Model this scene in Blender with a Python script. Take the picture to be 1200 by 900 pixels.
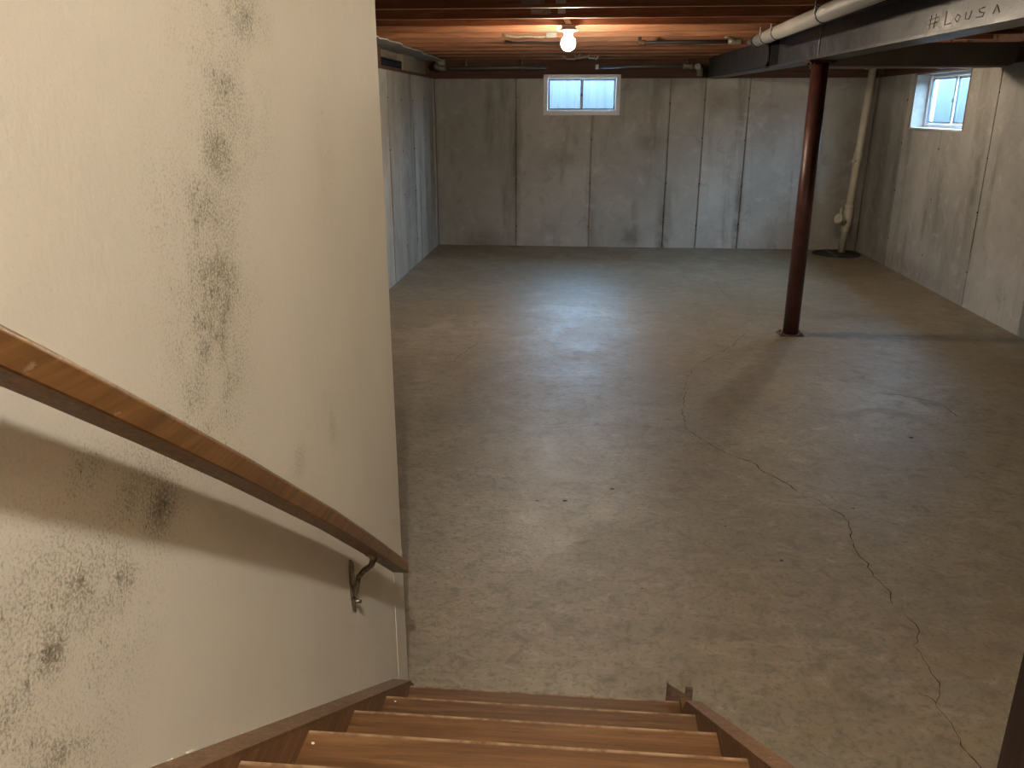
import bpy, bmesh, math, random
from mathutils import Vector, Matrix

for o in list(bpy.data.objects):
    bpy.data.objects.remove(o, do_unlink=True)
scene = bpy.context.scene
col = scene.collection
R = math.radians

# ------------------------------------------------------------------ camera
cam_d = bpy.data.cameras.new('camera')
cam = bpy.data.objects.new('camera', cam_d)
col.objects.link(cam)
cam.location = (0, 0, 2.0)
cam.rotation_euler = (R(90 - 18.542), 0, R(5.023))
cam_d.sensor_width = 36
cam_d.lens = 28.8
cam_d.clip_start = 0.02
scene.camera = cam

# ------------------------------------------------------------------ sky, exposure
SKY = (0.38, 0.67, 1.0)
SKY_STRENGTH = 76.0
BULB_STRENGTH = 1000.0
HALL_STRENGTH = 3900.0
w = bpy.data.worlds.new('sky')
scene.world = w
w.use_nodes = True
w.node_tree.nodes['Background'].inputs[0].default_value = (*SKY, 1)
w.node_tree.nodes['Background'].inputs[1].default_value = SKY_STRENGTH
vs = scene.view_settings
vs.view_transform = 'Standard'
vs.look = 'None'
vs.gamma = 1
vs.use_curve_mapping = False
vs.exposure = 0.0

# portals only guide the sampling of the sky through the two window openings
def portal(loc, rot, sx, sy):
    l = bpy.data.lights.new('window_portal', 'AREA')
    l.shape = 'RECTANGLE'
    l.size, l.size_y = sx, sy
    l.cycles.is_portal = True
    o = bpy.data.objects.new('window_portal', l)
    o.location, o.rotation_euler = loc, rot
    col.objects.link(o)

# ------------------------------------------------------------------ dimensions
XL, XR, D, YF = -2.26, 4.04, 12.66, -3.4        # side walls, far wall, wall behind the stairs
WT = 2.42                                         # top of the concrete walls
JB, JT = 2.675, 2.91                              # joists
SW = -0.595                                       # face of the plastered stair wall
SE = 2.44                                         # its free end
RISE, RUN, N1 = 0.2, 0.296, 2.205
HX, HY = 1.70, 2.70                               # stairwell opening
UP = 5.2                                          # ceiling of the upper hall

# ------------------------------------------------------------------ mesh helpers
def box(bm, x0, x1, y0, y1, z0, z1):
    v = [bm.verts.new(p) for p in ((x0,y0,z0),(x1,y0,z0),(x1,y1,z0),(x0,y1,z0),(x0,y0,z1),(x1,y0,z1),(x1,y1,z1),(x0,y1,z1))]
    for f in ((0,3,2,1),(4,5,6,7),(0,1,5,4),(1,2,6,5),(2,3,7,6),(3,0,4,7)):
        bm.faces.new([v[i] for i in f])
    return v

def prism(bm, pts, axis, a, b):
    """extrude the 2D outline pts along axis 'X','Y' or 'Z' from a to b"""
    def P(p, t):
        if axis == 'X': return (t, p[0], p[1])
        if axis == 'Y': return (p[0], t, p[1])
        return (p[0], p[1], t)
    A = [bm.verts.new(P(p, a)) for p in pts]
    B = [bm.verts.new(P(p, b)) for p in pts]
    bm.faces.new(A)
    bm.faces.new(B)
    n = len(pts)
    for i in range(n):
        bm.faces.new((A[i], A[(i+1) % n], B[(i+1) % n], B[i]))

def tube(bm, pts, r, seg=14, cap=True):
    pts = [Vector(p) for p in pts]
    rr = r if isinstance(r, (list, tuple)) else [r]*len(pts)
    rings = []
    n0 = None
    for i, p in enumerate(pts):
        if i == 0: t = pts[1]-p
        elif i == len(pts)-1: t = p-pts[i-1]
        else: t = (pts[i+1]-p).normalized()+(p-pts[i-1]).normalized()
        if t.length < 1e-9: t = Vector((0, 0, 1))
        t.normalize()
        if n0 is None:
            n0 = t.orthogonal().normalized()
        else:
            n0 = n0-t*n0.dot(t)
            n0 = n0.normalized() if n0.length > 1e-6 else t.orthogonal().normalized()
        b = t.cross(n0)
        rings.append([bm.verts.new(p+(n0*math.cos(2*math.pi*k/seg)+b*math.sin(2*math.pi*k/seg))*rr[i]) for k in range(seg)])
    for i in range(len(rings)-1):
        for k in range(seg):
            f = bm.faces.new((rings[i][k], rings[i][(k+1) % seg], rings[i+1][(k+1) % seg], rings[i+1][k]))
            f.smooth = True
    if cap:
        bm.faces.new(list(reversed(rings[0])))
        bm.faces.new(rings[-1])

def lathe(bm, prof, c, seg=24):
    """revolve (radius, z) pairs about the vertical through c"""
    rings = []
    for r, z in prof:
        if r < 1e-6:
            rings.append([bm.verts.new((c[0], c[1], c[2]+z))])
        else:
            rings.append([bm.verts.new((c[0]+r*math.cos(2*math.pi*k/seg), c[1]+r*math.sin(2*math.pi*k/seg), c[2]+z)) for k in range(seg)])
    for a, b in zip(rings, rings[1:]):
        for k in range(seg):
            k2 = (k+1) % seg
            if len(a) == 1 and len(b) == 1: continue
            if len(a) == 1: f = bm.faces.new((a[0], b[k2], b[k]))
            elif len(b) == 1: f = bm.faces.new((a[k], a[k2], b[0]))
            else: f = bm.faces.new((a[k], a[k2], b[k2], b[k]))
            f.smooth = True

def mesh_of(name, bm, mat, bevel=0, seg=2):
    if bevel:
        bmesh.ops.bevel(bm, geom=[e for e in bm.edges if len(e.link_faces) == 2 and e.calc_face_angle(0) > 0.6], offset=bevel, segments=seg, affect='EDGES', profile=0.6, clamp_overlap=True)
    bmesh.ops.recalc_face_normals(bm, faces=bm.faces)
    me = bpy.data.meshes.new(name)
    bm.to_mesh(me)
    bm.free()
    me.materials.append(mat)
    return me

def link(name, me, parent=None, loc=None):
    o = bpy.data.objects.new(name, me)
    col.objects.link(o)
    if loc: o.location = loc
    if parent:
        o.parent = parent
        o.matrix_parent_inverse = Matrix.Translation(-Vector(parent_base(parent)))
    return o

def parent_base(p):
    b = Vector(p.location)
    # children of children: the parent itself carries its own offset chain, all unrotated
    q = p.parent
    if q is not None:
        b = p.location.copy()
    return b

def obj(name, bm, mat, parent=None, bevel=0, seg=2, label=None):
    o = link(name, mesh_of(name, bm, mat, bevel, seg), parent)
    if label: o['label'] = label
    return o

def B(name, dims, mat, parent=None, bevel=0, label=None):
    bm = bmesh.new()
    box(bm, *dims)
    return obj(name, bm, mat, parent, bevel, label=label)

def tag(o, label, cat, group=None):
    o['label'] = label
    o['category'] = cat
    if group: o['group'] = group
    return o

def thing(name, loc, label, cat, group=None):
    o = bpy.data.objects.new(name, None)
    o.empty_display_size = 0.1
    col.objects.link(o)
    o.location = loc
    return tag(o, label, cat, group)

def struct(o, label, cat):
    o['kind'] = 'structure'
    return tag(o, label, cat)

# ------------------------------------------------------------------ material helpers
class NT:
    def __init__(s, name):
        s.m = bpy.data.materials.new(name)
        s.m.use_nodes = True
        s.t = s.m.node_tree
        s.b = s.t.nodes['Principled BSDF']
        s.pos = s.t.nodes.new('ShaderNodeTexCoord').outputs['Object']
    def n(s, typ, **kw):
        x = s.t.nodes.new(typ)
        for k, v in kw.items(): setattr(x, k, v)
        return x
    def put(s, sock, v):
        if isinstance(v, bpy.types.NodeSocket): s.t.links.new(v, sock)
        elif isinstance(v, (tuple, list)) and len(v) == 3 and sock.type == 'RGBA': sock.default_value = (*v, 1)
        else: sock.default_value = v
    def mapping(s, scale=(1,1,1), loc=(0,0,0), src=None):
        x = s.n('ShaderNodeMapping')
        s.put(x.inputs['Vector'], src or s.pos)
        x.inputs['Scale'].default_value = scale
        s.put(x.inputs['Location'], loc)
        return x.outputs[0]
    def noise(s, scale, detail=4, rough=0.55, vec=None, dist=0):
        x = s.n('ShaderNodeTexNoise')
        s.put(x.inputs['Vector'], vec or s.pos)
        x.inputs['Scale'].default_value = scale
        x.inputs['Detail'].default_value = detail
        x.inputs['Roughness'].default_value = rough
        x.inputs['Distortion'].default_value = dist
        return x.outputs['Fac']
    def voro(s, scale, vec=None, feat='F1'):
        x = s.n('ShaderNodeTexVoronoi', feature=feat)
        s.put(x.inputs['Vector'], vec or s.pos)
        x.inputs['Scale'].default_value = scale
        return x.outputs['Distance']
    def math(s, op, a, b=0.5, clamp=False):
        x = s.n('ShaderNodeMath', operation=op, use_clamp=clamp)
        s.put(x.inputs[0], a)
        s.put(x.inputs[1], b)
        return x.outputs[0]
    def ramp(s, f, *stops):
        x = s.n('ShaderNodeValToRGB')
        s.put(x.inputs[0], f)
        e = x.color_ramp.elements
        while len(e) < len(stops): e.new(0.5)
        for el, (p, c) in zip(e, stops):
            el.position = p
            el.color = (*c, 1) if isinstance(c, (tuple, list)) else (c, c, c, 1)
        return x.outputs[0]
    def step(s, f, a, b):
        x = s.n('ShaderNodeMapRange', clamp=True, interpolation_type='SMOOTHSTEP')
        s.put(x.inputs[0], f)
        x.inputs[1].default_value, x.inputs[2].default_value = a, b
        return x.outputs[0]
    def mix(s, f, a, b, mode='MIX'):
        x = s.n('ShaderNodeMix', data_type='RGBA', blend_type=mode, clamp_factor=True)
        s.put(x.inputs[0], f)
        s.put(x.inputs[6], a)
        s.put(x.inputs[7], b)
        return x.outputs[2]
    def rand(s):
        return s.n('ShaderNodeObjectInfo').outputs['Random']
    def bump(s, h, strength, dist=0.01, prev=None):
        x = s.n('ShaderNodeBump')
        s.put(x.inputs['Height'], h)
        x.inputs['Strength'].default_value = strength
        x.inputs['Distance'].default_value = dist
        if prev is not None: s.put(x.inputs['Normal'], prev)
        return x.outputs[0]
    def blob(s, c, r):
        """1 at c, 0 beyond the ellipsoid of radii r"""
        mp = s.mapping((1/r[0], 1/r[1], 1/r[2]), (-c[0]/r[0], -c[1]/r[1], -c[2]/r[2]))
        x = s.n('ShaderNodeVectorMath', operation='LENGTH')
        s.put(x.inputs[0], mp)
        return s.step(x.outputs['Value'], 1.0, 0.0)
    def blobs(s, lst):
        out = None
        for c, r, k in lst:
            b = s.math('MULTIPLY', s.blob(c, r), k)
            out = b if out is None else s.math('MAXIMUM', out, b)
        return out
    def out(s, color=None, rough=None, normal=None, metal=None, spec=None):
        for k, v in (('Base Color', color), ('Roughness', rough), ('Normal', normal), ('Metallic', metal), ('Specular IOR Level', spec)):
            if v is not None: s.put(s.b.inputs[k], v)
        return s.m

def plain(name, c, rough=0.5, metal=0.0, var=0.12, scale=30, spec=0.5, bump=0.15):
    t = NT(name)
    n = t.noise(scale, 5, 0.6)
    a = tuple(x*(1-var*1.6) for x in c)
    b = tuple(min(1, x*(1+var*1.6)) for x in c)
    colr = t.ramp(n, (0.3, a), (0.7, b))
    return t.out(colr, t.ramp(n, (0.3, max(0, rough-0.08)), (0.7, min(1, rough+0.08))), t.bump(n, bump, 0.002) if bump else None, metal, spec)

def mat_floor():
    t = NT('floor_concrete')
    big = t.noise(0.55, 4, 0.55, dist=0.6)
    mid = t.noise(2.3, 6, 0.62, dist=0.8)
    swirl = t.noise(3.2, 7, 0.7, t.mapping((0.7, 1.6, 1)), 1.6)
    fine = t.noise(38, 6, 0.7)
    grit = t.noise(190, 3, 0.7)
    c = t.ramp(big, (0.3, (0.172, 0.127, 0.073)), (0.5, (0.218, 0.168, 0.107)), (0.72, (0.262, 0.214, 0.150)))
    c = t.mix(t.step(mid, 0.40, 0.66), c, (0.20, 0.162, 0.112))
    c = t.mix(t.math('MULTIPLY', t.step(swirl, 0.50, 0.72), 0.4), c, (0.34, 0.29, 0.225))
    c = t.mix(t.math('MULTIPLY', t.step(swirl, 0.46, 0.30), 0.55), c, (0.135, 0.108, 0.075))
    mot = t.noise(11, 7, 0.72, dist=0.7)
    c = t.mix(t.math('MULTIPLY', t.step(mot, 0.50, 0.66), 0.7), c, (0.118, 0.088, 0.053))
    c = t.mix(t.math('MULTIPLY', t.step(mot, 0.46, 0.30), 0.5), c, (0.34, 0.285, 0.21))
    c = t.mix(t.math('MULTIPLY', t.step(fine, 0.50, 0.64), 0.65), c, (0.112, 0.084, 0.054))
    c = t.mix(t.math('MULTIPLY', t.step(grit, 0.62, 0.75), 0.4), c, (0.36, 0.32, 0.26))
    # damp patches with a shape of their own
    damp = t.blobs([((1.95, 5.55, 0), (0.55, 0.22, 1), 0.8), ((2.35, 5.75, 0), (0.45, 0.10, 1), 0.9), ((-0.9, 5.2, 0), (0.7, 0.35, 1), 0.5), ((-1.6, 7.6, 0), (0.5, 0.3, 1), 0.45)])
    c = t.mix(t.math('MULTIPLY', damp, t.step(mid, 0.4, 0.6)), c, (0.115, 0.092, 0.062))
    r = t.ramp(mid, (0.3, 0.35), (0.7, 0.52))
    nb = t.bump(t.noise(60, 5, 0.75), 0.4, 0.005)
    nb = t.bump(t.noise(5, 4, 0.6, dist=0.5), 0.14, 0.03, nb)
    return t.out(c, r, nb, 0, 0.42)

def mat_wall_concrete():
    t = NT('wall_concrete')
    big = t.noise(0.9, 4, 0.6, dist=0.4)
    streak = t.noise(3.4, 5, 0.65, t.mapping((1, 1, 0.13)), 0.3)
    mid = t.noise(5, 6, 0.65, dist=0.6)
    pits = t.voro(16)
    grit = t.noise(70, 4, 0.7)
    c = t.ramp(big, (0.3, (0.30, 0.288, 0.262)), (0.7, (0.43, 0.415, 0.385)))
    c = t.mix(t.math('MULTIPLY', t.step(streak, 0.50, 0.72), 0.7), c, (0.19, 0.175, 0.15))
    c = t.mix(t.math('MULTIPLY', t.step(mid, 0.52, 0.72), 0.45), c, (0.52, 0.50, 0.465))
    c = t.mix(t.math('MULTIPLY', t.step(mid, 0.45, 0.28), 0.5), c, (0.215, 0.20, 0.17))
    c = t.mix(t.math('MULTIPLY', t.step(pits, 0.075, 0.03), 0.7), c, (0.07, 0.06, 0.05))
    c = t.mix(t.math('MULTIPLY', t.step(grit, 0.58, 0.72), 0.3), c, (0.13, 0.115, 0.095))
    # tide marks and rust-brown runs at the form joints
    st = t.blobs([((1.18, D, 0.25), (0.16, 2, 0.95), 0.9), ((2.27, D, 0.55), (0.10, 2, 1.1), 0.95), ((1.9, D, 2.1), (0.36, 2, 0.3), 0.55), ((-0.35, D, 1.3), (0.55, 2, 0.2), 0.5), ((0.68, D, 0.15), (0.3, 2, 0.25), 0.7), ((-1.6, D, 0.05), (0.5, 2, 0.3), 0.6), ((0.9, D, 1.55), (0.35, 2, 0.3), 0.6), ((-1.05, D, 1.1), (0.12, 2, 1.3), 0.55), ((3.3, D, 1.0), (0.16, 2, 1.6), 0.8), ((3.75, D, 1.2), (0.3, 2, 1.6), 0.6),
                  ((XR, 12.1, 1.0), (2, 0.35, 1.8), 0.7), ((XR, 10.3, 0.9), (2, 0.12, 0.9), 0.6), ((XR, 9.15, 1.3), (2, 0.16, 1.3), 0.7), ((XR, 11.5, 1.0), (2, 0.14, 1.5), 0.65), ((XR, 10.8, 0.1), (2, 2.6, 0.25), 0.6),
                  ((XL, 12.4, 1.2), (2, 0.35, 1.5), 0.6), ((XL, 11.05, 1.2), (2, 0.07, 1.4), 0.7), ((XL, 9.65, 1.2), (2, 0.07, 1.4), 0.7)])
    c = t.mix(t.math('MULTIPLY', st, t.step(mid, 0.30, 0.58)), c, (0.145, 0.126, 0.095))
    h, v, g = 0.5, 1.0, t.math('ADD', t.math('MULTIPLY', t.rand(), 0.34), 0.83)
    hs = t.n('ShaderNodeHueSaturation')
    t.put(hs.inputs['Value'], g)
    t.put(hs.inputs['Color'], c)
    nb = t.bump(t.noise(45, 5, 0.75), 0.35, 0.006)
    nb = t.bump(t.step(pits, 0.06, 0.02), -0.5, 0.006, nb)
    return t.out(hs.outputs[0], 0.82, nb, 0, 0.3)

def mat_plaster():
    t = NT('cream_plaster')
    big = t.noise(1.4, 4, 0.55)
    c = t.ramp(big, (0.3, (0.625, 0.56, 0.455)), (0.7, (0.695, 0.63, 0.52)))
    # mould: speckle that grows denser inside the patches
    A = [((SW, y, z), (1, ry*1.25, rz*1.25), k*0.88) for y, z, ry, rz, k in (
        (1.49, 2.15, 0.17, 0.10, 0.75), (1.39, 2.04, 0.14, 0.10, 0.7), (1.33, 1.93, 0.14, 0.11, 0.75), (1.24, 1.84, 0.14, 0.12, 0.85), (1.27, 1.73, 0.15, 0.13, 0.95), (1.22, 1.64, 0.13, 0.12, 0.95), (1.26, 1.53, 0.11, 0.11, 0.9), (1.13, 1.68, 0.08, 0.09, 0.7),
        (0.86, 1.57, 0.07, 0.07, 0.7), (1.01, 1.46, 0.09, 0.07, 0.9), (0.94, 1.51, 0.07, 0.06, 0.75), (0.81, 1.46, 0.10, 0.09, 0.9), (0.885, 1.40, 0.09, 0.08, 0.9), (0.745, 1.41, 0.09, 0.09, 1.0), (0.81, 1.34, 0.09, 0.08, 0.85), (0.685, 1.36, 0.08, 0.09, 1.0), (0.74, 1.29, 0.09, 0.09, 0.9), (0.66, 1.28, 0.1, 0.1, 0.85),
        (1.56, 1.29, 0.07, 0.06, 0.55), (1.81, 1.27, 0.05, 0.08, 0.55), (1.66, 1.07, 0.05, 0.05, 0.35), (1.9, 1.9, 0.1, 0.2, 0.35),
        (1.40, 2.02, 0.27, 0.26, 0.58), (1.26, 1.78, 0.25, 0.30, 0.66), (1.22, 1.58, 0.22, 0.24, 0.66), (0.80, 1.42, 0.26, 0.24, 0.66), (0.70, 1.30, 0.22, 0.22, 0.66), (0.98, 1.49, 0.18, 0.16, 0.56))]
    patch = t.blobs(A)
    ragged = t.noise(7, 5, 0.7)
    patch = t.math('MULTIPLY', patch, t.math('ADD', t.math('MULTIPLY', t.step(ragged, 0.32, 0.62), 0.6), 0.4))
    sp = t.noise(215, 4, 0.7)
    sp2 = t.noise(80, 5, 0.75, t.mapping((1, 1.3, 0.75)))
    spk = t.step(t.math('ADD', sp, t.math('MULTIPLY', patch, 0.24)), 0.57, 0.68)
    spk = t.math('MULTIPLY', spk, t.math('ADD', patch, 0.15, True))
    spk2 = t.step(t.math('ADD', sp2, t.math('MULTIPLY', patch, 0.21)), 0.67, 0.76)
    c = t.mix(t.math('MULTIPLY', patch, 0.34), c, (0.40, 0.36, 0.255))
    c = t.mix(t.math('MULTIPLY', spk, 0.9), c, (0.19, 0.165, 0.105))
    c = t.mix(t.math('MULTIPLY', spk2, 0.75), c, (0.125, 0.11, 0.07))
    # stipple and trowel relief, coarser where the paint has blistered
    nb = t.bump(t.noise(130, 4, 0.7), 0.16, 0.003)
    nb = t.bump(t.noise(26, 5, 0.6, t.mapping((1, 1, 0.55))), 0.12, 0.012, nb)
    bl = t.math('MULTIPLY', t.noise(80, 4, 0.65), t.math('ADD', patch, 0.05))
    nb = t.bump(bl, 0.42, 0.006, nb)
    return t.out(c, 0.62, nb, 0, 0.35)

def mat_wood(name, dark, mid, light, axis=0, rough=0.5, wear=None, scale=1.0, spec=0.4, bump=0.2, nosing=False):
    t = NT(name)
    off = t.n('ShaderNodeCombineXYZ')
    r = t.math('MULTIPLY', t.rand(), 37.0)
    for i in range(3): t.put(off.inputs[i], r)
    sc = [16*scale]*3
    sc[axis] = 0.9*scale
    v = t.mapping(tuple(sc), off.outputs[0])
    g = t.noise(1.6, 6, 0.65, v, 0.8)
    f = t.noise(7.0, 5, 0.7, v, 0.3)
    big = t.noise(1.7*scale, 3, 0.5)
    c = t.ramp(g, (0.28, dark), (0.5, mid), (0.74, light))
    c = t.mix(t.math('MULTIPLY', t.step(f, 0.52, 0.7), 0.5), c, dark)
    c = t.mix(t.math('MULTIPLY', t.step(big, 0.45, 0.7), 0.35), c, mid)
    hs = t.n('ShaderNodeHueSaturation')
    t.put(hs.inputs['Value'], t.math('ADD', t.math('MULTIPLY', t.rand(), 0.4), 0.8))
    t.put(hs.inputs['Color'], c)
    c = hs.outputs[0]
    if wear:
        wv = [60]*3
        wv[axis] = 22
        c = t.mix(t.math('MULTIPLY', t.step(t.noise(1.0, 5, 0.7, t.mapping(tuple(wv))), 0.60, 0.72), 0.65), c, wear)
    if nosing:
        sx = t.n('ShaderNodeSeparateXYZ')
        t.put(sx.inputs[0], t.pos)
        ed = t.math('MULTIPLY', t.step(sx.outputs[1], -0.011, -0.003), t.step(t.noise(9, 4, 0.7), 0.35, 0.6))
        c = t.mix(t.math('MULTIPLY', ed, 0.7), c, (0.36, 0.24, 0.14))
    return t.out(c, t.ramp(f, (0.3, max(0.05, rough-0.1)), (0.7, rough+0.1)), t.bump(f, bump, 0.003), 0, spec)

def mat_steel_black():
    t = NT('painted_steel')
    n = t.noise(7, 6, 0.7, dist=0.4)
    s = t.noise(26, 5, 0.7, t.mapping((1, 1, 0.3)))
    c = t.ramp(n, (0.3, (0.036, 0.036, 0.038)), (0.7, (0.080, 0.078, 0.078)))
    c = t.mix(t.math('MULTIPLY', t.step(s, 0.58, 0.72), 0.6), c, (0.15, 0.145, 0.14))
    sc = t.blobs([((1.98, 5.25, 2.46), (1, 0.35, 0.10), 0.9)])  # lamp highlight on the beam web, painted in as a pale patch
    c = t.mix(t.math('MULTIPLY', sc, t.step(n, 0.40, 0.55)), c, (0.36, 0.34, 0.32))
    nb = t.bump(t.noise(14, 5, 0.7), 0.45, 0.008)
    return t.out(c, t.ramp(n, (0.3, 0.30), (0.7, 0.48)), nb, 0.25, 0.6)

def mat_glass():
    m = bpy.data.materials.new('window_glass')
    m.use_nodes = True
    nt = m.node_tree
    nt.nodes.clear()
    o = nt.nodes.new('ShaderNodeOutputMaterial')
    mx = nt.nodes.new('ShaderNodeMixShader')
    tr = nt.nodes.new('ShaderNodeBsdfTransparent')
    gl = nt.nodes.new('ShaderNodeBsdfGlossy')
    tr.inputs[0].default_value = (0.93, 0.96, 0.97, 1)
    gl.inputs['Roughness'].default_value = 0.3
    mx.inputs[0].default_value = 0.006
    nt.links.new(tr.outputs[0], mx.inputs[1])
    nt.links.new(gl.outputs[0], mx.inputs[2])
    nt.links.new(mx.outputs[0], o.inputs[0])
    return m

def mat_well():
    t = NT('window_well_liner')
    s = t.noise(9, 4, 0.6, t.mapping((1, 1, 0.12)))
    c = t.ramp(s, (0.35, (0.064, 0.066, 0.067)), (0.60, (0.074, 0.076, 0.077)), (0.72, (0.10, 0.102, 0.103)))
    return t.out(c, 0.7, None, 0, 0.3)

def mat_emit(name, c, k):
    t = NT(name)
    t.b.inputs['Base Color'].default_value = (0.9, 0.88, 0.82, 1)
    t.b.inputs['Emission Color'].default_value = (*c, 1)
    t.b.inputs['Emission Strength'].default_value = k
    return t.m

M = dict(
    floor=mat_floor(), wall=mat_wall_concrete(), plaster=mat_plaster(),
    joist=mat_wood('joist_lumber', (0.105, 0.042, 0.020), (0.235, 0.098, 0.045), (0.37, 0.175, 0.085), 0, 0.6),
    subfloor=mat_wood('subfloor_board', (0.09, 0.045, 0.025), (0.17, 0.09, 0.05), (0.25, 0.14, 0.08), 1, 0.7),
    sill=mat_wood('sill_lumber', (0.055, 0.026, 0.015), (0.10, 0.045, 0.026), (0.15, 0.07, 0.04), 0, 0.7),
    palesill=mat_wood('pale_lumber', (0.20, 0.165, 0.12), (0.30, 0.25, 0.19), (0.38, 0.33, 0.26), 1, 0.7),
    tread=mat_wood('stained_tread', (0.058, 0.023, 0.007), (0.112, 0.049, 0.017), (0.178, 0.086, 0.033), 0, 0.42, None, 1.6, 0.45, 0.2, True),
    stringer=mat_wood('stained_stringer', (0.090, 0.040, 0.016), (0.16, 0.078, 0.034), (0.25, 0.135, 0.068), 1, 0.45, (0.42, 0.30, 0.18), 1.4, 0.4),
    rail=mat_wood('worn_handrail', (0.075, 0.034, 0.010), (0.15, 0.067, 0.019), (0.228, 0.108, 0.034), 1, 0.38, (0.40, 0.25, 0.15), 1.6, 0.45),
    post=mat_wood('dark_post', (0.010, 0.004, 0.002), (0.017, 0.007, 0.003), (0.026, 0.011, 0.005), 2, 0.6),
    steel=mat_steel_black(),
    column=plain('red_oxide_paint', (0.060, 0.018, 0.014), 0.42, 0.1, 0.2, 12),
    rust=plain('rusty_plate', (0.10, 0.055, 0.032), 0.75, 0.2, 0.35, 40),
    galv=plain('galvanized', (0.50, 0.48, 0.44), 0.36, 0.45, 0.03, 6, 0.5, 0.0),
    greymetal=plain('grey_metal', (0.30, 0.30, 0.30), 0.45, 0.5, 0.2, 40),
    dullpipe=plain('dull_pipe', (0.12, 0.12, 0.115), 0.5, 0.3, 0.2, 40),
    iron=plain('black_iron', (0.030, 0.028, 0.027), 0.5, 0.4, 0.25, 40),
    brass=plain('dull_brass', (0.22, 0.19, 0.145), 0.45, 0.5, 0.25, 60),
    bracket=plain('antique_bronze', (0.20, 0.155, 0.105), 0.30, 0.75, 0.2, 60),
    duct=plain('dull_duct', (0.20, 0.19, 0.17), 0.5, 0.35, 0.08, 6, 0.5, 0.02),
    pvc=plain('aged_pvc', (0.52, 0.48, 0.39), 0.42, 0, 0.05, 9, 0.5, 0.0),
    pit=plain('black_lid', (0.012, 0.011, 0.010), 0.6, 0, 0.2, 30),
    vinyl=plain('vinyl_frame', (0.60, 0.60, 0.60), 0.4, 0, 0.06, 15),
    jamb=plain('painted_jamb', (0.20, 0.165, 0.135), 0.6, 0, 0.12, 12),
    gasket=plain('dark_gasket', (0.06, 0.07, 0.08), 0.6, 0, 0.1, 30),
    glass=mat_glass(), well=mat_well(),
    foam=plain('grey_foam_sheet', (0.34, 0.335, 0.31), 0.75, 0, 0.14, 7),
    vent=plain('vent_steel', (0.12, 0.15, 0.20), 0.4, 0.3, 0.15, 20),
    ceramic=plain('white_porcelain', (0.80, 0.78, 0.72), 0.3, 0, 0.03, 20),
    paper=plain('paper_tag', (0.72, 0.68, 0.60), 0.8, 0, 0.06, 30),
    cable=plain('pale_cable', (0.28, 0.23, 0.17), 0.5, 0, 0.15, 40),
    crack=plain('crack_dirt', (0.055, 0.042, 0.030), 0.95, 0, 0.2, 60, 0.1),
    chip=plain('plaster_chip', (0.70, 0.64, 0.52), 0.8, 0, 0.08, 60),
    chalk=plain('scratch_mark', (0.045, 0.043, 0.04), 0.8, 0, 0.1, 60),
    upper=plain('upper_wall_paint', (0.62, 0.54, 0.42), 0.7, 0, 0.05, 4),
    upfloor=plain('upper_floor', (0.30, 0.22, 0.15), 0.5, 0, 0.1, 8),
    soil=plain('outside_soil', (0.10, 0.085, 0.06), 0.95, 0, 0.2, 10),
    bulb=mat_emit('lit_bulb', (1.0, 0.83, 0.62), BULB_STRENGTH),
    bulb_dim=mat_emit('lit_small_bulb', (1.0, 0.83, 0.62), BULB_STRENGTH*0.28),
    hall=mat_emit('lit_globe', (1.0, 0.985, 0.93), HALL_STRENGTH),
)

# ------------------------------------------------------------------ floor
fl = struct(B('floor', (XL-0.3, XR+0.3, YF-0.2, D+0.3, -0.15, 0), M['floor']), 'worn brown-grey concrete basement floor with long hairline cracks', 'floor')

rng = random.Random(5)
def crack(pts, wid, name='crack'):
    bm = bmesh.new()
    P = []
    for a, b in zip(pts, pts[1:]):
        n = max(2, int(math.dist(a, b)/0.035))
        for k in range(n):
            t = k/n
            P.append((a[0]+(b[0]-a[0])*t+rng.gauss(0, 0.006), a[1]+(b[1]-a[1])*t+rng.gauss(0, 0.006)))
    P.append(pts[-1])
    rows = []
    for i, p in enumerate(P):
        q0, q1 = P[max(0, i-1)], P[min(len(P)-1, i+1)]
        d = Vector((q1[0]-q0[0], q1[1]-q0[1]))
        d = d.normalized() if d.length > 1e-6 else Vector((1, 0))
        nrm = Vector((-d.y, d.x))
        h = wid*rng.uniform(0.2, 1.0)*0.33*(0.3 if i in (0, len(P)-1) else 1)
        rows.append((bm.verts.new((p[0]+nrm.x*h, p[1]+nrm.y*h, 0.0008)), bm.verts.new((p[0]-nrm.x*h, p[1]-nrm.y*h, 0.0008))))
    for a, b in zip(rows, rows[1:]):
        bm.faces.new((a[0], b[0], b[1], a[1]))
    return obj(name, bm, M['crack'], fl)

crack([(1.535, 7.646), (1.341, 7.185), (1.117, 6.819), (0.915, 6.507), (0.803, 6.056), (0.763, 5.756), (0.725, 5.517), (0.703, 5.152), (0.752, 5.006), (0.837, 4.842), (0.942, 4.678)], 0.008)
crack([(0.942, 4.678), (1.038, 4.597), (1.077, 4.467), (1.151, 4.357), (1.215, 4.23)], 0.017)
crack([(1.224, 4.21), (1.314, 4.083), (1.379, 3.952), (1.374, 3.806), (1.335, 3.632), (1.331, 3.512), (1.357, 3.33), (1.371, 3.229), (1.348, 3.129)], 0.011)
crack([(1.36, 3.105), (1.386, 3.04), (1.391, 2.953), (1.336, 2.848), (1.335, 2.733), (1.338, 2.635), (1.322, 2.564), (1.289, 2.516), (1.298, 2.431), (1.296, 2.35), (1.297, 2.292), (1.311, 2.227), (1.314, 2.132)], 0.008)
crack([(1.245, 2.571), (1.266, 2.564), (1.278, 2.542), (1.289, 2.516)], 0.008)
crack([(-1.114, 4.643), (-1.011, 4.722), (-0.913, 4.787), (-0.809, 4.754)], 0.006)
crack([(-0.217, 5.041), (0.121, 5.132), (0.46, 5.131), (0.681, 5.104)], 0.005)
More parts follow.
